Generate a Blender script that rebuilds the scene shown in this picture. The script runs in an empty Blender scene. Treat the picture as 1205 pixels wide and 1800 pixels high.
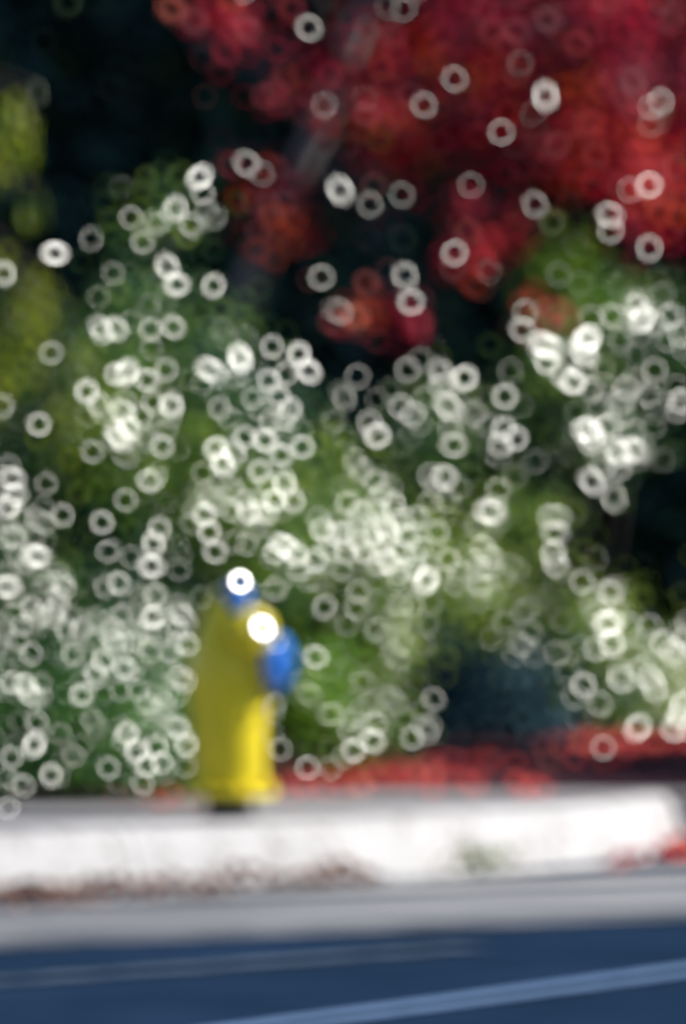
import bpy, bmesh, math, random
import numpy as np
from mathutils import Vector, Matrix, Quaternion

R = math.radians
SC = bpy.context.scene
COL = SC.collection
rng = np.random.default_rng(11)
random.seed(5)

# ---------------------------------------------------------------- camera
CAM_D, CAM_H = 46.5, 2.2          # 500 mm mirror telephoto across the street, hydrant 46.5 m away
PITCH = 1.2443
cd = bpy.data.cameras.new('camera')
cam = bpy.data.objects.new('camera', cd)
COL.objects.link(cam)
cam.location = (0, -CAM_D, CAM_H)
cam.rotation_euler = (R(90 - PITCH), 0, 0)
cd.sensor_fit = 'VERTICAL'
cd.sensor_height = 36.0
cd.sensor_width = 24.0
cd.lens = 500.0
cd.clip_start = 0.5
cd.clip_end = 3000.0
SC.camera = cam
# focus set far in front of the street, at 25 m; ring-shaped pupil of a mirror lens (90 mm mirror, 36 mm obstruction)
cd.dof.use_dof = True
FOCUS = 25.0
cd.dof.focus_distance = FOCUS
LENS_R = 0.0046
cd.dof.aperture_fstop = 0.5 / (2 * LENS_R)
SC.frame_set(1)
SC.render.use_motion_blur = True
SC.render.motion_blur_shutter = 1.0
SC.render.motion_blur_position = 'START'
cam.cycles.use_motion_blur = True
cam.cycles.motion_steps = 7


def pupil():
    pts = [(0.0, 0.0)]
    loops = [(0.0235, 22), (0.0310, 28), (0.0380, 34), (0.0448, 44)]
    for k, (r, n) in enumerate(loops):
        for i in range(n):
            a = 2 * math.pi * (i / n) + 0.7 * k
            pts.append((r * math.cos(a), r * math.sin(a)))
    return pts[:129]


def pupil_keys():
    pts = pupil()
    cp, sp = math.cos(R(PITCH)), math.sin(R(PITCH))
    act = bpy.data.actions.new('mirror_pupil')
    cam.animation_data_create()
    n = len(pts)
    # each point of the ring pupil keeps the focus point in place: shift of the pupil, turn towards the focus
    for path, ax in [('delta_location', 0), ('delta_location', 1), ('delta_location', 2), ('delta_rotation_euler', 0), ('delta_rotation_euler', 2)]:
        fc = act.fcurves.new(path, index=ax)
        fc.keyframe_points.add(n)
        for i, (u, v) in enumerate(pts):
            val = (u, v * sp, v * cp)[ax] if path == 'delta_location' else (-v / FOCUS, 0, u / FOCUS)[ax]
            kp = fc.keyframe_points[i]
            kp.co = (1 + i / 128.0, val)
            kp.interpolation = 'LINEAR'
        fc.update()
    cam.animation_data.action = act
    if cam.animation_data.action_slot is None and len(act.slots):
        cam.animation_data.action_slot = act.slots[0]


pupil_keys()

# ---------------------------------------------------------------- light
SUN = Vector((0.77, 0.07, 0.60)).normalized()        # towards the sun: from the right, a touch behind the hydrant
w = bpy.data.worlds.new('World')
SC.world = w
w.use_nodes = True
nt = w.node_tree
sky = nt.nodes.new('ShaderNodeTexSky')
sky.sky_type = 'NISHITA'
sky.sun_disc = False
sky.dust_density = 0.1
sky.ozone_density = 5.0
sky.sun_elevation = math.asin(SUN.z)
sky.sun_rotation = math.atan2(SUN.x, SUN.y)
nt.links.new(sky.outputs[0], nt.nodes['Background'].inputs[0])
nt.nodes['Background'].inputs[1].default_value = 0.08
sl = bpy.data.lights.new('sun', 'SUN')
sl.energy = 4.9
sl.angle = R(0.53)
sl.color = (1.0, 0.965, 0.90)
so = bpy.data.objects.new('sun', sl)
COL.objects.link(so)
so.location = SUN * 60
so.rotation_euler = SUN.to_track_quat('Z', 'Y').to_euler()

SC.view_settings.view_transform = 'Standard'
SC.view_settings.look = 'None'
SC.view_settings.gamma = 1.0
SC.view_settings.use_curve_mapping = False
SC.view_settings.exposure = 0.65
SC.cycles.max_bounces = 5
SC.cycles.diffuse_bounces = 2
SC.cycles.glossy_bounces = 2
SC.cycles.transmission_bounces = 2
SC.cycles.transparent_max_bounces = 4
SC.cycles.use_adaptive_sampling = False
SC.cycles.sample_clamp_indirect = 2.0
SC.cycles.caustics_reflective = False
SC.cycles.caustics_refractive = False
SC.cycles.use_denoising = True
SC.cycles.denoiser = 'OPENIMAGEDENOISE'
SC.cycles.denoising_input_passes = 'RGB'

HALF = (SUN + Vector((0, -1, 0.03)).normalized()).normalized()


def P(px, py, d):
    """a point seen at (px, py) of the 1205x1800 photograph, d metres from the lens"""
    return Vector(((px - 602.5) * d / 25000.0, d - CAM_D, CAM_H - (py - 357.0) * d / 25000.0))


# ---------------------------------------------------------------- materials
def mat(name):
    m = bpy.data.materials.new(name)
    m.use_nodes = True
    n = m.node_tree
    return m, n, n.nodes['Principled BSDF']


def noise_ramp(n, scale, cols, detail=6.0, rough=0.6, coord='Object', pos=(0.3, 0.7), stretch=None):
    tc = n.nodes.new('ShaderNodeTexCoord')
    nz = n.nodes.new('ShaderNodeTexNoise')
    nz.inputs['Scale'].default_value = scale
    nz.inputs['Detail'].default_value = detail
    nz.inputs['Roughness'].default_value = rough
    if stretch:
        mp = n.nodes.new('ShaderNodeMapping')
        mp.inputs['Scale'].default_value = stretch
        n.links.new(tc.outputs[coord], mp.inputs[0])
        n.links.new(mp.outputs[0], nz.inputs['Vector'])
    else:
        n.links.new(tc.outputs[coord], nz.inputs['Vector'])
    rp = n.nodes.new('ShaderNodeValToRGB')
    e = rp.color_ramp.elements
    e[0].position, e[1].position = pos
    e[0].color = (*cols[0], 1)
    e[1].color = (*cols[1], 1)
    n.links.new(nz.outputs['Fac'], rp.inputs[0])
    return nz, rp


def surface(name, cols, scale=6, rough=0.8, bump=0.2, bscale=60, spec=0.3, pos=(0.3, 0.7), stretch=None, metallic=0.0):
    m, n, b = mat(name)
    nz, rp = noise_ramp(n, scale, cols, pos=pos, stretch=stretch)
    n.links.new(rp.outputs[0], b.inputs['Base Color'])
    b.inputs['Roughness'].default_value = rough
    b.inputs['Specular IOR Level'].default_value = spec
    b.inputs['Metallic'].default_value = metallic
    if bump:
        n2, _ = noise_ramp(n, bscale, ((0, 0, 0), (1, 1, 1)))
        bp = n.nodes.new('ShaderNodeBump')
        bp.inputs['Strength'].default_value = bump
        bp.inputs['Distance'].default_value = 0.004
        n.links.new(n2.outputs['Fac'], bp.inputs['Height'])
        n.links.new(bp.outputs[0], b.inputs['Normal'])
    return m


def leaf_mat(name, stops, rough=0.25, spec=0.5, trans=0.3, tcol=1.3):
    """leaf colour is picked per leaf from its own random tint (attribute), reflected and transmitted light"""
    m, n, b = mat(name)
    at = n.nodes.new('ShaderNodeAttribute')
    at.attribute_name = 'tint'
    rp = n.nodes.new('ShaderNodeValToRGB')
    el = rp.color_ramp.elements
    while len(el) < len(stops):
        el.new(0.5)
    for e, (p, c) in zip(el, stops):
        e.position = p
        e.color = (*c, 1)
    n.links.new(at.outputs['Fac'], rp.inputs[0])
    n.links.new(rp.outputs[0], b.inputs['Base Color'])
    b.inputs['Roughness'].default_value = rough
    b.inputs['Specular IOR Level'].default_value = spec
    if trans > 0:
        tr = n.nodes.new('ShaderNodeBsdfTranslucent')
        hs = n.nodes.new('ShaderNodeHueSaturation')
        hs.inputs['Value'].default_value = tcol
        hs.inputs['Saturation'].default_value = 1.15
        n.links.new(rp.outputs[0], hs.inputs['Color'])
        n.links.new(hs.outputs[0], tr.inputs[0])
        mx = n.nodes.new('ShaderNodeMixShader')
        mx.inputs[0].default_value = trans
        n.links.new(b.outputs[0], mx.inputs[1])
        n.links.new(tr.outputs[0], mx.inputs[2])
        n.links.new(mx.outputs[0], n.nodes['Material Output'].inputs[0])
    return m


M = {}
M['glossy'] = leaf_mat('glossy_green_leaf', [(0, (.010, .030, .016)), (.45, (.045, .11, .03)), (.75, (.14, .25, .035)), (1, (.34, .43, .05))], .175, .55, .35)
M['low'] = leaf_mat('low_shrub_leaf', [(0, (.018, .05, .022)), (.5, (.05, .14, .03)), (.8, (.11, .25, .035)), (1, (.20, .37, .04))], .18, .55, .35)
M['lime'] = leaf_mat('lime_leaf', [(0, (.05, .14, .015)), (.5, (.13, .28, .02)), (1, (.28, .42, .04))], .24, .5, .4)
M['mound'] = leaf_mat('mound_leaf', [(0, (.02, .05, .015)), (.5, (.13, .24, .03)), (1, (.42, .48, .09))], .18, .5, .42)
M['willow'] = leaf_mat('yellow_green_leaf', [(0, (.012, .035, .012)), (.5, (.10, .18, .02)), (1, (.50, .52, .03))], .35, .4, .5)
M['shade'] = leaf_mat('shade_blue_leaf', [(0, (.014, .042, .066)), (.7, (.03, .085, .11)), (1, (.06, .13, .12))], .6, .1, .1)  # darkness and blue of deep shade put into the leaf colour
M['needle'] = leaf_mat('evergreen_leaf', [(0, (.012, .036, .034)), (.7, (.026, .075, .058)), (1, (.05, .12, .05))], .5, .25, .05)
M['maple'] = leaf_mat('red_maple_leaf', [(0, (.045, .005, .015)), (.35, (.22, .012, .035)), (.68, (.46, .018, .045)), (.9, (.66, .085, .02)), (1, (.36, .17, .04))], .5, .2, .4, 1.25)
M['fallen'] = leaf_mat('fallen_red_leaf', [(0, (.14, .012, .02)), (.45, (.46, .03, .04)), (.85, (.66, .12, .08)), (1, (.30, .13, .06))], .6, .15, .3)
M['brown'] = leaf_mat('brown_litter', [(0, (.05, .025, .02)), (.6, (.13, .06, .045)), (1, (.25, .15, .10))], .6, .2, .05)
M['weed'] = leaf_mat('weed_leaf', [(0, (.10, .15, .03)), (1, (.28, .33, .08))], .4, .3, .35)
M['waxy'] = leaf_mat('waxy_new_leaf', [(0, (.05, .09, .04)), (1, (.10, .15, .06))], .275, .55, .2)
M['bark'] = surface('grey_bark', ((.09, .085, .075), (.21, .195, .18)), 14, .85, .6, 40, stretch=(1, 1, .25))
M['darkbark'] = surface('dark_bark', ((.02, .018, .015), (.05, .042, .035)), 14, .9, .5, 40)
M['shade_blue_asphalt'] = surface('shade_blue_asphalt', ((.003, .015, .036), (.010, .027, .062)), 1.3, .95, .35, 160, .05, pos=(.38, .62))  # blue of skylit shade put into the road's base colour
M['strip'] = surface('worn_concrete', ((.12, .12, .13), (.33, .325, .32)), 1.6, .85, .3, 120, .3, stretch=(.4, .4, 1))
M['gutter'] = surface('gutter_concrete', ((.17, .168, .17), (.31, .305, .30)), 1.6, .85, .3, 120, .3)
M['kerb'] = surface('white_kerb', ((.24, .21, .20), (.46, .44, .43)), 7, .75, .4, 70, .3, pos=(.28, .52))
M['pavement'] = surface('pavement_concrete', ((.19, .18, .18), (.30, .285, .28)), 3, .85, .3, 100, .3)
M['shadow_tinted_soil'] = surface('shadow_tinted_soil', ((.030, .010, .016), (.06, .022, .03)), 4, .95, .6, 30, .1)  # maroon of the shadowed pavement strip put into the ground colour
M['ground'] = surface('ground', ((.05, .06, .03), (.10, .10, .06)), .4, .95, .4, 12, .1)
M['paint'] = surface('shade_blue_road_paint', ((.08, .145, .26), (.14, .22, .36)), 6, .7, .2, 120, .3, pos=(.3, .55))  # line's blue is a shade tint put into its colour
M['oldpaint'] = surface('worn_shade_blue_paint', ((.012, .03, .05), (.085, .115, .15)), 5, .75, .2, 120, .3, pos=(.35, .62))  # worn line, with the same shade blue in its colour
M['yellow'] = surface('yellow_enamel', ((.64, .50, .012), (.80, .63, .02)), 9, .3, .12, 50, .35)
M['blue'] = surface('blue_enamel', ((.012, .10, .42), (.02, .16, .55)), 11, .25, .12, 60, .5)
M['iron'] = surface('dark_iron', ((.02, .02, .024), (.06, .055, .055)), 14, .6, .3, 60, .4)
M['steel'] = surface('worn_steel', ((.42, .42, .42), (.58, .57, .56)), 20, .3, .1, 90, .5, metallic=.9)


# ---------------------------------------------------------------- mesh helpers
def tag(o, label=None, cat=None, group=None, kind=None):
    if label:
        o['label'] = label
    if cat:
        o['category'] = cat
    if group:
        o['group'] = group
    if kind:
        o['kind'] = kind
    return o


def link(name, me, parent=None, loc=None):
    o = bpy.data.objects.new(name, me)
    COL.objects.link(o)
    if parent:
        o.parent = parent
    if loc is not None:
        o.location = loc
    return o


def empty(name, loc, label, cat, group=None):
    o = bpy.data.objects.new(name, None)
    o.empty_display_size = .1
    COL.objects.link(o)
    o.location = loc
    return tag(o, label, cat, group)


def from_py(name, verts, faces, m, smooth=False):
    me = bpy.data.meshes.new(name)
    me.from_pydata([tuple(v) for v in verts], [], faces)
    me.materials.append(m)
    if smooth:
        me.polygons.foreach_set('use_smooth', [True] * len(me.polygons))
    me.update()
    return me


def lathe(profile, segs=40, axis=Vector((0, 0, 1)), origin=Vector((0, 0, 0)), rot=0.0):
    """profile [(radius, height)] turned round axis"""
    q = Vector((0, 0, 1)).rotation_difference(axis.normalized())
    v, f = [], []
    for r, h in profile:
        for i in range(segs):
            a = rot + 2 * math.pi * i / segs
            v.append(origin + q @ Vector((r * math.cos(a), r * math.sin(a), h)))
    for k in range(len(profile) - 1):
        for i in range(segs):
            j = (i + 1) % segs
            f.append((k * segs + i, k * segs + j, (k + 1) * segs + j, (k + 1) * segs + i))
    f.append(tuple(range(segs))[::-1])
    f.append(tuple((len(profile) - 1) * segs + i for i in range(segs)))
    return v, f


def tube(points, radii, segs=9):
    v, f = [], []
    pts = [Vector(p) for p in points]
    for k, p in enumerate(pts):
        t = (pts[min(k + 1, len(pts) - 1)] - pts[max(k - 1, 0)]).normalized()
        q = Vector((0, 0, 1)).rotation_difference(t)
        for i in range(segs):
            a = 2 * math.pi * i / segs
            rr = radii[k] * (1 + .12 * math.sin(3 * a + k))
            v.append(p + q @ Vector((rr * math.cos(a), rr * math.sin(a), 0)))
    for k in range(len(pts) - 1):
        for i in range(segs):
            j = (i + 1) % segs
            f.append((k * segs + i, k * segs + j, (k + 1) * segs + j, (k + 1) * segs + i))
    f.append(tuple(range(segs))[::-1])
    f.append(tuple((len(pts) - 1) * segs + i for i in range(segs)))
    return v, f


def join(parts):
    V, F = [], []
    for v, f in parts:
        o = len(V)
        V += list(v)
        F += [tuple(i + o for i in q) for q in f]
    return V, F


# leaf outlines in the leaf's own frame (x along, y across, z normal), folded along the midrib
def outline(kind):
    if kind == 'oval':
        p = np.array([(0, 0, 0), (.32, .23, .05), (.72, .2, .05), (1, 0, -.04), (.72, -.2, .05), (.32, -.23, .05)])
        t = [(0, 2, 1), (0, 3, 2), (0, 4, 3), (0, 5, 4)]
    elif kind == 'narrow':
        p = np.array([(0, 0, 0), (.4, .09, .02), (1, 0, -.1), (.4, -.09, .02)])
        t = [(0, 2, 1), (0, 3, 2)]
    else:   # maple: five lobes
        ang = [-150, -118, -78, -52, -30, -17, 0, 17, 30, 52, 78, 118, 150]
        rad = [.30, .42, .26, .56, .27, .30, .72, .30, .27, .56, .26, .42, .30]
        p = [(0.28, 0, 0)] + [(.28 + r * math.cos(R(a)), r * math.sin(R(a)), .05 * math.cos(R(3 * a)) - .08 * r) for a, r in zip(ang, rad)]
        p = np.array(p)
        t = [(0, i + 1, i) for i in range(1, len(ang))]
    return p, np.array(t)


def leaves_mesh(name, pos, nrm, size, m, kind='oval', along=None, tint=None):
    n = len(pos)
    p, t = outline(kind)
    nrm = nrm / np.linalg.norm(nrm, axis=1, keepdims=True)
    if along is None:
        along = rng.normal(size=(n, 3)) + np.array([0, 0, -.4])
    x = along - nrm * np.sum(along * nrm, axis=1, keepdims=True)
    x /= np.linalg.norm(x, axis=1, keepdims=True) + 1e-9
    y = np.cross(nrm, x)
    size = np.broadcast_to(size, (n,))[:, None, None]
    pc = p - np.array([.45, 0, 0])
    V = (pos[:, None, :] + size * (pc[None, :, 0:1] * x[:, None, :] + pc[None, :, 1:2] * y[:, None, :] + pc[None, :, 2:3] * nrm[:, None, :]))
    k = len(p)
    T = (t[None] + (np.arange(n) * k)[:, None, None]).reshape(-1, 3)
    me = bpy.data.meshes.new(name)
    me.vertices.add(n * k)
    me.vertices.foreach_set('co', V.reshape(-1).astype(np.float32))
    me.loops.add(T.size)
    me.loops.foreach_set('vertex_index', T.reshape(-1).astype(np.int32))
    me.polygons.add(len(T))
    me.polygons.foreach_set('loop_start', (np.arange(len(T)) * 3).astype(np.int32))
    me.polygons.foreach_set('loop_total', np.full(len(T), 3, np.int32))
    a = me.attributes.new('tint', 'FLOAT', 'POINT')
    if tint is None:
        tint = rng.random(n)
    a.data.foreach_set('value', np.repeat(tint, k).astype(np.float32))
    me.materials.append(m)
    me.update(calc_edges=True)
    return me


def unit(n):
    v = rng.normal(size=(n, 3))
    return v / np.linalg.norm(v, axis=1, keepdims=True)


def lobe(px, py, rx, ry, d, ryd=.45):
    """an ellipsoidal lobe of a bush: centre and radii as read off the photograph, at its real distance"""
    c = P(px, py, d)
    s = d / 25000.0
    return np.array(c), np.array([rx * s, ryd, ry * s])


def fill(lobes, n, clumps=14, spread=.13, bias=.6, rnd=.85, sunb=.48):
    """leaves gathered in clumps near the outside of each lobe; returns positions, normals, tints"""
    vol = np.array([r[0] * r[2] for _, r in lobes])
    ps, ns, ts = [], [], []
    for (c, r), sh in zip(lobes, vol / vol.sum()):
        k = max(20, int(n * sh))
        nc = max(4, int(clumps * max(1, r[0] * r[2] * 14)))
        u = unit(nc) * (rng.random((nc, 1)) ** .45)
        cc = c + u * r
        ci = rng.integers(0, nc, k)
        off = rng.normal(size=(k, 3)) * spread * (.6 + .8 * rng.random((k, 1)))
        p = cc[ci] + off
        out = (p - c) / r
        out /= np.linalg.norm(out, axis=1, keepdims=True) + 1e-6
        o2 = off / (np.linalg.norm(off, axis=1, keepdims=True) + 1e-6)
        nn = bias * (out * .5 + o2 * .5) + np.array([0, 0, .3]) + np.array(HALF) * sunb * 1.6 + unit(k) * rnd
        ctint = rng.random(nc)
        ps.append(p)
        ns.append(nn)
        ts.append(np.clip(.8 * ctint[ci] + .2 * rng.random(k) + rng.normal(size=k) * .08, 0, 1))
    p, nn, t = np.concatenate(ps), np.concatenate(ns), np.concatenate(ts)
    keep = p[:, 2] > .23
    return p[keep], nn[keep], t[keep]


def local(p, root):
    return p - np.array(root.location)


def stems(root, lobes, n, m, r0=.009):
    """woody stems rising from the base into the lobes, each a part"""
    for i in range(n):
        c, r = lobes[i % len(lobes)]
        tip = Vector(c + unit(1)[0] * r * .5)
        base = Vector((root.location.x + (tip.x - root.location.x) * .45 + random.uniform(-.08, .08), root.location.y + random.uniform(-.1, .1), root.location.z - .02))
        mid = base.lerp(tip, .5) + Vector((random.uniform(-.06, .06), random.uniform(-.06, .06), .05))
        v, f = tube([base - root.location, mid - root.location, tip - root.location], [r0, r0 * .75, r0 * .35], 6)
        link('stem', from_py('stem', v, f, m, True), root)


def shrub(name, label, cat, base, lobes, n, m, size, kind='oval', group=None, nstems=5, bark='darkbark', **kw):
    root = empty(name, base, label, cat, group)
    p, nn, t = fill(lobes, n, **kw)
    s = size * (.65 + .7 * rng.random(len(p)))
    o = link('foliage', leaves_mesh('foliage', local(p, root), nn, s, M[m], kind, tint=t), root)
    o['kind'] = 'stuff'
    stems(root, lobes, nstems, M[bark])
    return root


# ---------------------------------------------------------------- ground, road, kerb
PZ = .19                                     # pavement height
kerb_dir = Vector((math.cos(R(40)), math.sin(R(40)), 0))
nrm_out = Vector((math.sin(R(40)), -math.cos(R(40)), 0))     # from the kerb into the road


def sheet(name, pts, z, m, kind='structure'):
    me = from_py(name, [Vector((p[0], p[1], z)) for p in pts], [tuple(range(len(pts)))], m)
    return tag(link(name, me), kind=kind)


# big ground sheet to the horizon
sheet('ground', [(-900, -900), (900, -900), (900, 900), (-900, 900)], -.012, M['ground'])
K0 = Vector((-1.12, 45.22 - CAM_D, 0))       # foot of the kerb at the left edge of the view


def along(s, o=0.0):
    """s metres along the kerb foot, o metres out into the road; the kerb bends gently towards the view's left"""
    return K0 + kerb_dir * s + nrm_out * o


def kerb_at(s, o=0.0):
    """the kerb itself: straight, then turning away at its right end"""
    p = along(s, o)
    if s > 1.2:
        p = p + Vector((0, .28 * (s - 1.2) ** 2, 0))
    return p


def strip_between(name, o0, o1, s0, s1, z, m, parent=None):
    pts = [along(s0, o0), along(s1, o0), along(s1, o1), along(s0, o1)]
    pts = [pts[0], pts[3], pts[2], pts[1]]
    me = from_py(name, [Vector((p.x, p.y, z)) for p in pts], [(0, 1, 2, 3)], m)
    return tag(link(name, me, parent), kind='structure')


strip_between('road', -5.0, 10.5, -70, 90, -.004, M['shade_blue_asphalt'])
strip_between('gutter', 0.0, .60, -60, 70, .0, M['gutter'])
for i in range(-8, 9):                        # pale parking strip cast in bays with open joints
    s0 = i * 3.2 - .7
    o = strip_between('concrete_bay' if i else 'concrete_bay', 0.80, 2.15, s0 + .008, s0 + 3.192, .0, M['strip'])
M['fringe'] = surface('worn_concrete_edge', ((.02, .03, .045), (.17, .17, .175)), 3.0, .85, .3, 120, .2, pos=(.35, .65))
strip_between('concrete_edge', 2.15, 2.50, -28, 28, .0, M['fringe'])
# painted lines, read off the picture and laid on the road
GROUNDZ = .004


def ground_pt(px, py, z=0.0):
    d = (CAM_H - z) * 25000.0 / (py - 357.0)
    return P(px, py, d)


def road_line(name, a, b, width, m, ext0=4.0, ext1=4.0, n=24):
    A, B = ground_pt(*a), ground_pt(*b)
    t = (B - A)
    t.z = 0
    t.normalize()
    A2, B2 = A - t * ext0, B + t * ext1
    side = Vector((-t.y, t.x, 0)) * width / 2
    v, f = [], []
    for i in range(n + 1):
        c = A2.lerp(B2, i / n)
        jit = .006 * math.sin(i * 2.1) + .004 * math.sin(i * 5.3)
        v += [Vector(((c + side * (1 + jit * 8)).x, (c + side).y, GROUNDZ)), Vector(((c - side * (1 - jit * 8)).x, (c - side).y, GROUNDZ))]
    for i in range(n):
        f.append((2 * i, 2 * i + 1, 2 * i + 3, 2 * i + 2))
    o = link(name, from_py(name, v, f, m))
    return tag(o, kind='structure')


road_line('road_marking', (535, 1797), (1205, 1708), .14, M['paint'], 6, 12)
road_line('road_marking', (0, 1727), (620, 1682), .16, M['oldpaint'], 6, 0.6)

# pavement slab behind the kerb
pv = [kerb_at(-60, -.20)] + [kerb_at(.5 + .4 * i, -.20) for i in range(7)] + [kerb_at(3.0, -.2), Vector((1.95, 1.95, 0)), Vector((9, 4.0, 0)), Vector((8, 12, 0)), along(-60, -9)]
k = len(pv)
me = from_py('pavement', [Vector((p.x, p.y, PZ)) for p in pv] + [Vector((p.x, p.y, -.01)) for p in pv], [tuple(range(k))] + [(i, k + i, k + (i + 1) % k, (i + 1) % k) for i in range(k)], M['pavement'])
tag(link('pavement', me), kind='structure')
# planted ground behind; its front strip paints in the pavement's shadow
sheet('bed_and_shadow_strip', [(-14, .9), (-.9, 1.0), (-.2, 2.05), (.3, 2.1), (1.9, 2.0), (9, 6.6), (14, 22), (-14, 22)], PZ + .004, M['shadow_tinted_soil'])


# kerb stones: sloped face, rounded top, each stone a part
def kerb_stone(s0, s1, end=False):
    prof = [(0, -.03), (.0, .0), (-.05, .12), (-.075, .165), (-.11, .187), (-.16, .193), (-.20, .193), (-.20, -.03)]
    v, f = [], []
    n = 6
    stations = [s0 + (s1 - s0) * k / n for k in range(n + 1)]
    for s in stations:
        fall = 0.0
        if end:
            u = (s - s0) / (s1 - s0)
            fall = .0 if u < .93 else (u - .93) / .07 * .6
        for (o, z) in prof:
            oo = o - .16 * fall * fall
            p = kerb_at(s, oo + .004 * math.sin(s * 9 + z * 30))
            v.append(Vector((p.x, p.y, z + .003 * math.sin(s * 5.1 + o * 11) * (1 if z > .05 else 0))))
    k = len(prof)
    for a in range(n):
        for b in range(k):
            c = (b + 1) % k
            f.append((a * k + b, a * k + c, (a + 1) * k + c, (a + 1) * k + b))
    f.append(tuple(range(k))[::-1])
    f.append(tuple(n * k + b for b in range(k)))
    return v, f


kerb = bpy.data.objects.new('kerb', None)
COL.objects.link(kerb)
kerb.location = (0, 0, 0)
tag(kerb, kind='structure')
edges = [-58 + 2.4 * i for i in range(25)] + [.62, 3.03]
for i in range(len(edges) - 1):
    v, f = kerb_stone(edges[i] + .004, edges[i + 1] - .004, i == len(edges) - 2)
    link('kerb_stone', from_py('kerb_stone', v, f, M['kerb']), kerb)


# ---------------------------------------------------------------- hydrant
def hydrant():
    base = P(402, 1440, 46.42)
    base.z = PZ
    root = empty('fire_hydrant', base, 'yellow fire hydrant with blue caps standing on the pavement behind the white kerb', 'fire hydrant')

    def part(name, vf, m, parent=root, smooth=True, bevel=0):
        me = from_py(name, vf[0], vf[1], m, smooth)
        o = link(name, me, parent)
        if bevel:
            b = o.modifiers.new('edge', 'BEVEL')
            b.width = bevel
            b.segments = 2
            b.limit_method = 'ANGLE'
        e = o.modifiers.new('split', 'EDGE_SPLIT')
        e.split_angle = R(40)
        return o
    part('base_riser', lathe([(.092, -.0), (.092, .012), (.074, .02), (.074, .072)]), M['iron'])
    part('base_flange', lathe([(.146, .072), (.155, .077), (.155, .098), (.146, .103)]), M['yellow'])
    for k in range(8):
        a = R(45 * k + 12)
        part('flange_bolt', lathe([(.013, .1), (.013, .122), (.006, .124)], 6, origin=Vector((.137 * math.cos(a), .137 * math.sin(a), .002))), M['yellow'], smooth=False)
    part('barrel', lathe([(.116, .103), (.121, .12), (.120, .30), (.127, .36), (.134, .43), (.132, .50), (.119, .57), (.100, .62), (.084, .66), (.078, .69), (.074, .705), (.06, .708)]), M['yellow'])
    part('bonnet', lathe([(.062, .7082), (.064, .716), (.061, .730), (.052, .7345)]), M['yellow'])
    part('bonnet_cap', lathe([(.040, .672), (.046, .676), (.046, .750), (.037, .762), (.028, .765)], origin=Vector((.026, -.034, 0))), M['blue'])
    part('operating_nut', lathe([(.020, .7652), (.025, .769), (.0155, .785), (.013, .788)], 5, rot=math.atan2(HALF.y, HALF.x) + R(36), origin=Vector((.027, -.034, 0))), M['steel'], smooth=False)
    # pumper outlet, pointing right
    ax = Vector((.93, -.36, 0)).normalized()
    o0 = Vector((0, 0, .515))
    part('outlet_neck', lathe([(.066, .07), (.064, .135), (.072, .139), (.072, .150)], 32, ax, o0), M['yellow'])
    cap = part('outlet_cap', lathe([(.084, .1502), (.090, .156), (.090, .186), (.082, .195), (.05, .202), (.03, .203)], 32, ax, o0), M['blue'])
    part('cap_nut', lathe([(.024, .2032), (.019, .230), (.015, .232)], 5, ax, o0), M['blue'], cap, smooth=False)
    for k in range(4):
        a = R(90 * k + 20)
        q = Vector((0, 0, 1)).rotation_difference(ax)
        c = q @ Vector((.087 * math.cos(a), .087 * math.sin(a), 0))
        part('cap_lug', lathe([(.012, .158), (.012, .183)], 6, ax, o0 + c), M['blue'], cap, smooth=False)
    # hose outlet higher up, pointing to the front right; its plain cap tilted to catch the sun
    ax = Vector((.52, -.85, .02)).normalized()
    o0 = Vector((.0, .0, .615))
    part('outlet_neck', lathe([(.056, .06), (.054, .125), (.062, .13), (.062, .142)], 28, ax, o0), M['yellow'])
    ax2 = Vector(HALF).lerp(ax, .15).normalized()
    cap = part('outlet_cap', lathe([(.066, .1422), (.071, .148), (.071, .172), (.060, .182), (.035, .186)], 28, ax, o0), M['yellow'])
    q = o0 + ax * .186
    part('cap_nut', lathe([(.026, -.008), (.025, .022), (.022, .025)], 5, ax2, q), M['steel'], cap, smooth=False)
    # chain from the barrel to the blue cap
    pts = [Vector((.105, -.075, .44)), Vector((.13, -.10, .405)), Vector((.165, -.10, .395)), Vector((.185, -.085, .415))]
    part('cap_chain', tube(pts, [.005] * 4, 6), M['iron'])
    return root


hyd = hydrant()

# ---------------------------------------------------------------- shrubs
LA = [lobe(*a) for a in [(120, 770, 210, 200, 48.6), (330, 740, 170, 170, 48.7), (470, 800, 110, 170, 48.8), (100, 1010, 190, 190, 48.4), (330, 960, 160, 170, 48.5), (470, 950, 90, 90, 48.6), (30, 1170, 150, 130, 48.3), (285, 385, 50, 40, 49.0), (240, 570, 100, 90, 48.9)]]
shrubA = shrub('glossy_shrub', 'tall glossy-leaved shrub glittering behind and left of the yellow hydrant', 'shrub', P(250, 1416, 48.4), LA, 11500, 'glossy', .044, nstems=9, spread=.085)
LB = [lobe(*a) for a in [(80, 1320, 170, 100, 47.7), (250, 1290, 110, 110, 47.7), (-60, 1300, 120, 110, 47.7), (190, 1200, 120, 90, 47.9)]]
LB = [(c, r * np.array([1, .5, 1])) for c, r in LB]
shrubB = shrub('low_shrub', 'low dense green shrub along the pavement left of the hydrant', 'shrub', P(130, 1418, 47.8), LB, 7000, 'low', .036, nstems=6)
LC = [lobe(*a) for a in [(570, 960, 110, 80, 49.9), (710, 995, 110, 75, 50.1), (625, 1110, 110, 100, 49.9), (560, 1200, 90, 90, 49.8), (600, 1300, 90, 50, 49.6)]]
shrubC = shrub('rounded_shrub', 'rounded light-green shrub just right of and behind the hydrant', 'shrub', P(600, 1370, 49.8), LC, 5600, 'mound', .038, nstems=6, spread=.09)
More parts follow.
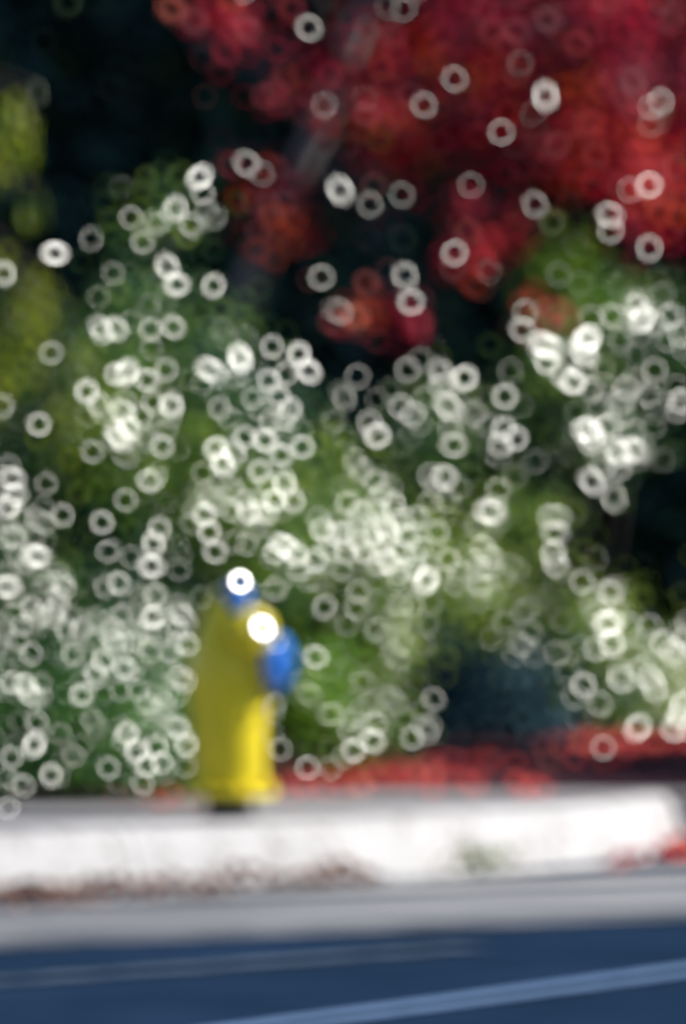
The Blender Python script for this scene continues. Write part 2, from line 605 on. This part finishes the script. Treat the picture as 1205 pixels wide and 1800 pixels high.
LG = [lobe(*a) for a in [(545, 1240, 45, 60, 49.0, .15), (560, 1180, 40, 30, 49.1, .12)]]
shrubG = shrub('lime_shoot', 'bright lime-green leafy shoot right beside the hydrant under its blue cap', 'shrub', P(540, 1385, 49.1), LG, 520, 'lime', .05, nstems=3, spread=.05)
LD = [lobe(*a) for a in [(740, 780, 90, 80, 53.0), (885, 740, 65, 70, 53.2), (990, 640, 80, 60, 53.2), (1060, 780, 60, 60, 53.1), (1140, 590, 70, 80, 53.4), (930, 910, 70, 70, 53.0)]]
shrubD = shrub('laurel_shrub', 'tall open laurel shrub with shining leaves under the red maple branches', 'shrub', P(880, 1300, 53.4), LD, 3200, 'glossy', .044, nstems=9, spread=.075)
LE = [lobe(*a) for a in [(850, 1065, 130, 55, 51.2), (1060, 1185, 120, 66, 53.9), (1190, 1220, 90, 66, 54.0), (980, 1130, 120, 90, 53.7), (1130, 1270, 120, 50, 53.6)]]
shrubE = shrub('mounded_shrub', 'wide mounded light-green shrub above the red leaf litter at right', 'shrub', P(1050, 1300, 53.8), LE, 8000, 'mound', .036, nstems=6, spread=.09)
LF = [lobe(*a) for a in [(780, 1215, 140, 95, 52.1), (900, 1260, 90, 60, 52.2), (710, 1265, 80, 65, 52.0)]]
shrubF = shrub('dark_shrub', 'shrub in deep shade, its leaf colour darkened and blued for it, between the lime shrub and the mounded one', 'shrub', P(800, 1322, 52.1), LF, 5000, 'shade', .042, nstems=5)
LH = [lobe(*a) for a in [(1010, 480, 70, 55, 54.2), (960, 470, 40, 40, 54.2), (1050, 540, 50, 40, 54.0)]]
shrubH = shrub('green_sapling', 'bright green sapling showing below the red maple foliage', 'sapling', P(960, 1270, 54.4), LH, 420, 'lime', .05, nstems=3, spread=.06)


# drooping yellow-green strands at the far left
def weeping():
    base = P(10, 1400, 48.3)
    base.z = PZ
    root = empty('weeping_tree', base, 'slender weeping tree with hanging yellow-green strands at the left edge', 'tree')
    pts = [Vector((-.62, .1, 0)), Vector((-.58, .1, 1.2)), Vector((-.40, .1, 2.1)), Vector((-.22, .05, 2.75))]
    v, f = tube(pts, [.05, .042, .03, .012], 8)
    link('trunk', from_py('trunk', v, f, M['darkbark'], True), root)
    P0, N0, A0, T0 = [], [], [], []
    strands = [(22, 165, 290), (50, 160, 270), (2, 190, 330), (34, 175, 300), (70, 345, 405), (8, 430, 560), (58, 350, 390)]
    for k in range(15):
        x, y0 = random.uniform(-40, 210), random.uniform(460, 720)
        strands.append((x, y0, y0 + random.uniform(70, 230) * (1 if x < 110 else .6)))
    for k, (x, y0, y1) in enumerate(strands):
        d = 48.0 + random.uniform(-.15, .25)
        n = int((y1 - y0) * .34)
        yy = y0 + (y1 - y0) * rng.random(n)
        xx = x + 10 * np.sin(yy / 60 + k) + rng.normal(size=n) * 15
        s = d / 25000
        pp = np.stack([(xx - 602.5) * s, np.full(n, d - CAM_D) + rng.normal(size=n) * .04, CAM_H - (yy - 357) * s], 1)
        P0.append(pp)
        N0.append(unit(n) * .8 + np.array([.4, -.7, .25]))
        A0.append(np.array([0, 0, -1.0]) + unit(n) * .45)
        T0.append(np.clip(.45 + .45 * np.sin(k * 1.7 + yy / 70) + rng.normal(size=n) * .2, 0, 1))
        a = P(x, y0 - 15, d) - root.location
        b = P(x + 6, y1, d) - root.location
        top = pts[-1].lerp(pts[-2], min(1, max(0, (pts[-1].z - a.z))))
        v, f = tube([top, a, a.lerp(b, .5) + Vector((.012, 0, 0)), b], [.004, .004, .003, .002], 5)
        link('branch', from_py('branch', v, f, M['darkbark'], True), root)
    o = link('foliage', leaves_mesh('foliage', local(np.concatenate(P0), root), np.concatenate(N0), .06 * (.7 + .6 * rng.random(sum(map(len, P0)))), M['willow'], 'narrow', np.concatenate(A0), np.concatenate(T0)), root)
    o['kind'] = 'stuff'
    return root


weeping()


# ---------------------------------------------------------------- red maple
def maple():
    base = P(330, 1345, 54.6)
    base.z = PZ
    root = empty('maple_tree', base, 'red-leaved maple leaning over the shrubs, its grey trunk slanting up to the right', 'tree')
    L = root.location
    tp = [base, P(350, 900, 54.6), P(395, 590, 54.5), P(470, 430, 54.5), P(560, 230, 54.5), P(650, 0, 54.6), P(760, -260, 54.7)]
    v, f = tube([p - L for p in tp], [.085, .075, .068, .062, .052, .042, .03], 12)
    tr = link('trunk', from_py('trunk', v, f, M['bark'], True), root)
    limbs = [((470, 430), (640, 330), (900, 260), (1120, 330)), ((560, 230), (720, 120), (950, 40), (1250, -40)), ((600, 130), (560, -20), (470, -150), (400, -300)), ((650, 0), (830, -80), (1050, -250), (1300, -400)), ((520, 320), (640, 420), (720, 480), (830, 460)), ((560, 230), (500, 180), (460, 100), (430, 40))]
    for k, lm in enumerate(limbs):
        pts = [P(x, y, 54.5 + (i * (.25 if k % 2 else -.2))) - L for i, (x, y) in enumerate(lm)]
        v, f = tube(pts, [r * (.4 if k == 4 else .8) for r in (.034, .026, .017, .007)], 8)
        link('branch', from_py('branch', v, f, M['darkbark'], True), root)
    lobes = [lobe(*a) for a in [(820, 90, 170, 110, 54.6, .8), (1050, 60, 170, 120, 54.6, .8), (1160, 180, 190, 130, 54.3, .8), (640, 90, 130, 80, 54.6, .6), (1130, 330, 130, 70, 54.1, .5), (760, 230, 150, 70, 54.3, .5), (1000, 270, 130, 60, 54.3, .5), (430, 30, 60, 40, 54.2, .3), (470, 350, 40, 70, 54.2, .2), (900, -200, 380, 180, 54.9, 1.2), (1290, -40, 160, 190, 54.9, .8)]]
    p, nn, t = fill(lobes, 4300, clumps=9, spread=.085, bias=.4, rnd=.8, sunb=.3)
    # hanging sprays that catch the light
    sp = [(832, 448, 38, 30, 53.2), (655, 550, 34, 24, 53.2), (715, 560, 16, 16, 53.2), (1120, 330, 45, 35, 53.4), (490, 410, 30, 50, 54.0), (905, 395, 50, 40, 54.1), (815, 365, 30, 30, 53.9), (960, 560, 34, 26, 53.6), (850, 1150, 26, 18, 53.0), (495, 190, 35, 22, 54.0), (655, 175, 40, 25, 53.8), (425, 45, 30, 25, 53.9)]
    p2, n2, t2 = fill([lobe(*a, .10) for a in sp if a[1] < 1000], 300, clumps=3, spread=.05, bias=.3, rnd=.7, sunb=.6)
    t2 = np.clip(t2 * .45 + .50, 0, .95)
    p, nn, t = np.concatenate([p, p2]), np.concatenate([nn, n2]), np.concatenate([t, t2])
    s = .072 * (.7 + .6 * rng.random(len(p)))
    o = link('crown', leaves_mesh('crown', local(p, root), nn, s, M['maple'], 'maple', tint=t), root)
    o['kind'] = 'stuff'
    return root


mapleT = maple()


# ---------------------------------------------------------------- dark evergreens and hedge behind, and unseen trees and shrubs added for shade
def evergreen(x, y, h, r, label, n=4200, group='dark evergreens behind the shrubs', zb=.25):
    root = empty('evergreen_tree', (x, y, PZ), label, 'tree', group)
    v, f = tube([Vector((0, 0, 0)), Vector((.03, .02, h * .5)), Vector((0, 0, h * .93))], [.13, .09, .02], 8)
    link('trunk', from_py('trunk', v, f, M['darkbark'], True), root)
    z = zb + (h - zb) * rng.random(n) ** 1.15
    prof = r * np.clip(1.12 - (z / h) ** 1.6, .05, 1) * (.82 + .18 * np.sin(z * 5.1 + x))
    a = rng.random(n) * 2 * np.pi
    rr = prof * rng.random(n) ** .4
    p = np.stack([rr * np.cos(a), rr * np.sin(a), z], 1) + rng.normal(size=(n, 3)) * .07
    nn = np.stack([np.cos(a), np.sin(a), np.full(n, .5)], 1) * .6 + unit(n) * .7
    o = link('crown', leaves_mesh('crown', p, nn, .17 * (.6 + .8 * rng.random(n)), M['needle'], 'oval'), root)
    o['kind'] = 'stuff'
    return root


labs = ['dark evergreen behind the weeping tree at the left edge', 'dark evergreen behind the upper part of the slanting grey trunk', 'dark evergreen behind the hanging red sprays in the middle', 'dark evergreen behind the laurel shrub, partly hidden by red leaves', 'dark evergreen filling the black gap above the mounded shrub at right']
for i, x in enumerate([-1.75, -.85, .1, 1.0, 1.95]):
    evergreen(x, 11.6 + (i % 2) * .5, 6.2 + .4 * (i % 3), .95, labs[i])
ADDED_SHADE = [evergreen(3.4, 11.2, 8.6, 1.2, 'unseen evergreen added right of the row to shade it', 5200),  # unseen evergreens, added to keep the background in shade
         evergreen(5.4, 11.0, 10.4, 1.4, 'tallest unseen evergreen added beyond the row to shade it', 5200)]

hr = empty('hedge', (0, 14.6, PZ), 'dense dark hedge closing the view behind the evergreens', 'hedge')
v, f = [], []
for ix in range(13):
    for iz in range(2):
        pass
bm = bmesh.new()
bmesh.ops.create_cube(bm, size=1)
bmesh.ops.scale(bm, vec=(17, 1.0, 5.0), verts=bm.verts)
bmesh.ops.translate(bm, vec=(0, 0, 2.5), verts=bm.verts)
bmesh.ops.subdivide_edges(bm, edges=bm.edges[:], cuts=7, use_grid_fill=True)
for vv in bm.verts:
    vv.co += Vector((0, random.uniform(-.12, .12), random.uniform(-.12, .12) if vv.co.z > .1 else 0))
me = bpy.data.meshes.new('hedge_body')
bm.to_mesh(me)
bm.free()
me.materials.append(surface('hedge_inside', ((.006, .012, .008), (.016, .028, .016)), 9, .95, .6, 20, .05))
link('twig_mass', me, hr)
n = 9000
p = np.stack([rng.uniform(-8.5, 8.5, n), -.5 - np.abs(rng.normal(size=n)) * .14, rng.uniform(.05, 5.1, n)], 1)
nn = np.array([0, -.7, .4]) + unit(n) * .8
o = link('foliage', leaves_mesh('foliage', p, nn, .15 * (.6 + .8 * rng.random(n)), M['needle'], 'oval'), hr)
o['kind'] = 'stuff'


ADDED_SHADE.append(shrub('unseen_round_shrub', 'unseen round shrub added right of the view to shade the bed', 'shrub', Vector((2.55, 3.6, PZ)), [(np.array([2.55, 3.7, .95]), np.array([.75, 1.3, .8])), (np.array([2.75, 3.5, 1.15]), np.array([.6, 1.2, .6]))], 6000, 'shade', .07))  # out of view, added to throw shade on the bed strip


ADDED_SHADE.append(shrub('unseen_upright_shrub', 'unseen upright shrub added right of the view to shade the dark shrub', 'shrub', Vector((2.35, 5.2, PZ)), [(np.array([2.35, 5.2, .95]), np.array([.5, .36, .75])), (np.array([2.35, 5.2, 2.1]), np.array([.5, .36, .9]))], 7000, 'shade', .07))  # out of view, added to block the sun from the dark shrub


# ---------------------------------------------------------------- shining leaves that throw the bright rings
def hero_leaf(m):
    p, t = outline('oval')
    p = p * np.array([1, 1.15, .04])
    V = [(x - .45, y, z) for x, y, z in p]
    F = [(0, 5, 4, 3), (0, 3, 2, 1)]
    me = from_py('leaf', V, F, M[m])
    a = me.attributes.new('tint', 'FLOAT', 'POINT')
    a.data.foreach_set('value', [.6] * len(V))
    return me


HERO = {k: hero_leaf(k) for k in ('glossy', 'low', 'lime', 'mound', 'maple', 'waxy')}
bpy.context.view_layer.update()
DG = bpy.context.evaluated_depsgraph_get()


def open_to_sun(p, d):
    """sunlit and seen from the road: no leaf in the way"""
    hit = SC.ray_cast(DG, p + SUN * .02, SUN, distance=30)[0]
    if hit:
        return False
    e = Vector((0, -CAM_D, CAM_H))
    v = (e - p).normalized()
    return not SC.ray_cast(DG, p + v * .02, v, distance=12)[0]


GL = [
 (shrubA, 'glossy', 48.0, 47.2, [(98,445,3),(350,312,2),(356,340,1),(272,392,2),(300,375,1),(230,382,1),(250,425,1),(310,365,1),(295,470,2),(310,500,3),(375,503,1.5),(305,575,2),(203,577,2),(178,577,1),(265,578,1),(422,628,3),(372,652,4),(478,610,1.5),(525,622,2),(543,653,3),(472,668,1.5),(490,697,1.5),(222,655,2.5),(205,658,2),(258,668,1.5),(292,650,1),(153,688,3),(175,710,1.5),(300,715,4),(212,770,3),(215,722,1.5),(386,718,1),(286,785,1.2),(392,817,3),(380,788,2),(430,770,1.5),(463,772,2),(495,735,2.2),(475,745,1.5),(530,785,1),(68,745,1),(160,793,1),(262,845,1.5),(220,880,2),(178,918,2),(110,905,1),(20,840,1.5),(25,870,1.5),(15,890,1),(358,905,3),(368,935,2),(378,970,1.5),(280,930,1),(270,955,1.5),(265,995,1.5),(437,900,2),(430,880,1),(470,900,1),(500,960,3),(480,975,2),(520,975,2),(68,978,3.5),(50,990,2),(112,1030,2.5),(10,1030,2),(16,1105,2),(208,1025,1.5),(230,1062,1.5),(268,1085,1.5),(318,1080,1),(325,1130,2),(55,1150,1),(5,715,2),(8,480,1.5),(90,620,.8),(495,800,1.5),(500,850,1.5),(480,880,1.2),(455,830,1),(510,720,1),(445,700,1),(515,880,1)]),
 (shrubB, 'low', 47.5, 46.9, [(170,1190,1.2),(220,1175,1),(40,1203,1),(327,1310,2),(222,1290,1.5),(60,1310,2),(20,1330,1.5),(240,1320,2),(260,1345,2),(275,1310,1.5),(130,1330,1),(285,1340,1.5),(20,1200,1),(140,1250,1),(250,1375,1),(90,1360,1),(40,1380,1.2),(310,1280,1),(65,1270,1),(15,1420,1),(190,1350,1)]),
 (shrubC, 'lime', 49.6, 48.6, [(565,928,3),(610,885,1),(678,930,2.5),(690,885,1),(590,938,1.5),(670,975,1),(750,1018,3),(730,1000,1.5),(690,1137,2.5),(660,1105,1),(555,1155,1.8),(545,1145,1.2),(640,1200,1),(655,1303,2),(490,1315,1.5),(620,1320,1.5),(600,1335,1.5),(540,1350,1),(612,1100,.8),(560,1020,1),(640,1040,1),(700,1060,1),(580,1350,1),(630,1290,1)]),
 (shrubD, 'glossy', 52.4, 51.6, [(628,662,1),(663,765,3),(650,745,1.5),(725,730,3),(705,715,1.5),(788,715,2),(815,665,2.5),(775,655,1),(780,838,3),(755,835,1),(795,782,1),(655,830,1),(887,697,2.5),(885,755,2),(880,785,2),(905,770,2),(862,900,2),(825,868,1),(965,910,1.5),(975,935,1),(972,973,3),(978,995,1.5),(1022,1023,1),(1072,1042,1),(958,607,3.5),(960,635,2.5),(918,580,2),(1027,600,4),(1025,620,2.5),(1005,670,4),(985,660,2),(1120,540,3),(1128,560,2.5),(1075,555,.8),(1032,755,3),(1040,770,2.5),(1090,800,3),(1085,820,2.5),(1110,790,2),(1035,842,3),(1040,850,1.5),(1070,748,1),(845,965,1.5),(865,975,1),(1150,650,1),(1195,705,2),(1190,720,1)]),
 (mapleT, 'glossy', 53.5, 52.2, [(795,470,3.5),(798,445,2.5),(847,508,1.5),(862,480,1),(710,480,2),(715,505,2),(722,530,2.5),(680,475,1),(590,545,2),(580,565,2),(600,550,1.5),(565,487,3),(545,492,1),(598,335,3),(656,327,2),(650,360,1),(705,342,.5),(445,353,1.5),(470,358,1.5),(453,405,1),(433,287,1.5),(460,305,1),(958,170,3),(1120,175,2.5),(1118,160,1.5),(1160,178,1),(940,360,1),(1070,378,2),(1072,405,1),(1107,335,2),(1140,325,2),(542,48,2),(433,50,2.5),(670,35,2),(798,138,1.5),(570,185,1.2),(720,168,1),(745,185,1),(905,255,1),(880,232,1),(1045,270,1),(1000,360,.6),(827,325,.7),(1140,435,1),(360,170,.7),(1010,220,.5)]),
 (shrubE, 'mound', 53.2, 52.2, [(1067,1095,2.5),(1075,1130,2.5),(1050,1140,1.5),(1025,1205,2),(1090,1195,2),(1052,1235,1.5),(1165,1130,2),(1180,1145,1.5),(1140,1100,1),(1200,1240,2.5),(1195,1260,2),(1180,1280,1.5),(1120,1280,1.5),(1060,1320,1.5),(990,1090,.8),(1110,1150,1),(1000,1150,.8),(930,1090,.8),(1150,1210,1)]),
]
for root, mname, d0, d1, lst in GL:
    for (px, py, b) in lst:
        best = None
        for k in range(9):
            d = d0 + (d1 - d0) * k / 8
            p = P(px, py, d)
            best = p
            if open_to_sun(p, d):
                break
        o = bpy.data.objects.new('leaf', HERO['maple' if (root is mapleT and random.random() < .35) else 'waxy'])
        COL.objects.link(o)
        o.parent = root
        o.location = best - root.location
        view = (Vector((0, -CAM_D, CAM_H)) - best).normalized()
        h = (view + SUN).normalized()
        h = (h + Vector(np.array(unit(1)[0])) * .014).normalized()
        q = h.to_track_quat('Z', 'X')
        o.rotation_mode = 'QUATERNION'
        o.rotation_quaternion = q @ Quaternion((0, 0, 1), random.uniform(0, 6.28))
        s = .034 * math.sqrt(b * (.4 if root is mapleT else .62) * random.uniform(.6, 1.3))
        o.scale = (s * random.choice((.95, 1.05, 1.15, 1.5, 1.9)), s * random.uniform(.8, 1), s)


for root, n, dcam in ((shrubA, 205, .1), (shrubB, 180, .1), (shrubC, 130, .1), (shrubD, 70, .1), (shrubE, 140, .1), (mapleT, 25, .1)):
    src = next(c for c in root.children if c.name.split('.')[0] in ('foliage', 'crown')).data
    nv = len(src.vertices)
    co = np.empty(nv * 3, np.float32)
    src.vertices.foreach_get('co', co)
    co = co.reshape(-1, 3)
    got = tries = 0
    last = None
    while got < n and tries < n * 14:
        tries += 1
        near = got > 0 and random.random() < .42
        if near:
            p = last + Vector(np.array(unit(1)[0])) * random.uniform(.05, .13)
        else:
            p = Vector(co[int(rng.integers(0, nv))]) + root.location + Vector((0, -.04, .02))
        if not open_to_sun(p, 0):
            continue
        if root is shrubA and p.z > 1.3 and random.random() < .8:
            continue
        got += 1
        if not near:
            last = p
        o = bpy.data.objects.new('leaf', HERO['waxy'])
        COL.objects.link(o)
        o.parent = root
        o.location = p - root.location
        view = (Vector((0, -CAM_D, CAM_H)) - p).normalized()
        h = ((view + SUN).normalized() + Vector(np.array(unit(1)[0])) * .05).normalized()
        o.rotation_mode = 'QUATERNION'
        o.rotation_quaternion = h.to_track_quat('Z', 'X') @ Quaternion((0, 0, 1), random.uniform(0, 6.28))
        s = .034 * math.sqrt(.05 + .6 * random.random() ** 1.7)
        o.scale = (s * random.choice((.95, 1.05, 1.15, 1.5, 1.9)), s * random.uniform(.8, 1), s)


# ---------------------------------------------------------------- litter, weeds, fallen leaves
def litter(name, region, n, m, size, z=PZ, kind='maple', heap=0.0, seed=0):
    """flat-lying leaves in a ground polygon band given by (px, py, spread px x, spread px y)"""
    P0 = []
    for (px, py, sx, sy, share) in region:
        k = int(n * share)
        xx = px + rng.normal(size=k) * sx
        yy = py + rng.normal(size=k) * sy
        dd = (CAM_H - z) * 25000.0 / (yy - 357.0)
        hh = heap * np.exp(-((xx - px) / sx) ** 2 - ((yy - py) / sy) ** 2) * rng.random(k)
        P0.append(np.stack([(xx - 602.5) * dd / 25000, dd - CAM_D, z + .012 + hh + .012 * rng.random(k)], 1))
    p = np.concatenate(P0)
    nn = np.array([.3, -.25, 1.0]) + unit(len(p)) * .6
    o = link(name, leaves_mesh(name, p, nn, size * (.7 + .6 * rng.random(len(p))), M[m], kind))
    return tag(o, kind='stuff')


tag(litter('leaf_litter', [(640, 1372, 60, 11, .55), (560, 1390, 40, 10, .15), (760, 1372, 40, 10, .2), (270, 1412, 40, 8, .1)], 270, 'fallen', .06), 'red fallen maple leaves strewn on the pavement right of the hydrant')
tag(litter('leaf_litter', [(1040, 1312, 50, 7, .4), (1160, 1316, 50, 8, .6)], 190, 'fallen', .06, PZ), 'red and orange fallen leaves below the mounded shrub at right')
tag(litter('leaf_litter', [(850, 1352, 150, 14, 1)], 45, 'fallen', .07, PZ), 'scattered dark red leaves in the shaded bed')
tag(litter('leaf_debris', [(535, 1541, 32, 7, .6), (440, 1556, 60, 5, .15), (600, 1550, 40, 5, .25)], 420, 'brown', .05, .0, 'oval', .06), 'brown leaf debris heaped at the kerb foot below the hydrant')
tag(litter('leaf_debris', [(60, 1582, 45, 7, .45), (20, 1560, 40, 8, .25), (180, 1574, 60, 6, .15), (300, 1568, 60, 6, .15)], 620, 'brown', .05, .0, 'oval', .05), 'brown leaf debris in the gutter at the left edge')
tag(litter('leaf_litter', [(1088, 1505, 22, 6, .6), (1190, 1500, 22, 6, .4)], 160, 'fallen', .07, .0, 'maple', .05), 'red leaves caught against the kerb end at right')


def fallen(px, py, z, label, size):
    d = (CAM_H - z) * 25000.0 / (py - 357.0)
    c = P(px, py, d)
    me = leaves_mesh('fallen_leaf', np.zeros((1, 3)), np.array([[.3, -.55, .8]]), size, M['fallen'], 'maple', tint=np.array([.6]))
    o = link('fallen_leaf', me, None, Vector((c.x, c.y, z + size * .3)))
    tag(o, label, 'leaf', 'lone fallen leaves on the pavement')


fallen(918, 1402, PZ, 'bright red curled leaf lying alone on the grey pavement edge', .12)
fallen(950, 1398, PZ, 'smaller red leaf just right of the bright lone one', .09)
fallen(828, 1392, PZ, 'red leaf at the right end of the strewn red leaves', .10)


def weed():
    c = ground_pt(845, 1540)
    root = empty('weed', c, 'small pale-green weed growing at the foot of the white kerb', 'weed')
    n = 120
    p = rng.normal(size=(n, 3)) * np.array([.055, .04, .02]) + np.array([0, 0, .05])
    p[:, 2] = np.abs(p[:, 2]) + .005
    o = link('foliage', leaves_mesh('foliage', p, unit(n) + np.array([0, -.3, .5]), .05, M['weed'], 'narrow', np.array([0, 0, 1.0]) + unit(n) * .7), root)
    for k in range(4):
        v, f = tube([Vector((0, 0, -.01)), Vector((.02 * (k - 1.5), 0, .05)), Vector((.045 * (k - 1.5), .01, .08))], [.003, .002, .001], 5)
        link('stem', from_py('stem', v, f, M['weed'], True), root)


weed()
for ob in bpy.data.objects:
    if ob.type == 'MESH':
        ob.cycles.use_motion_blur = False
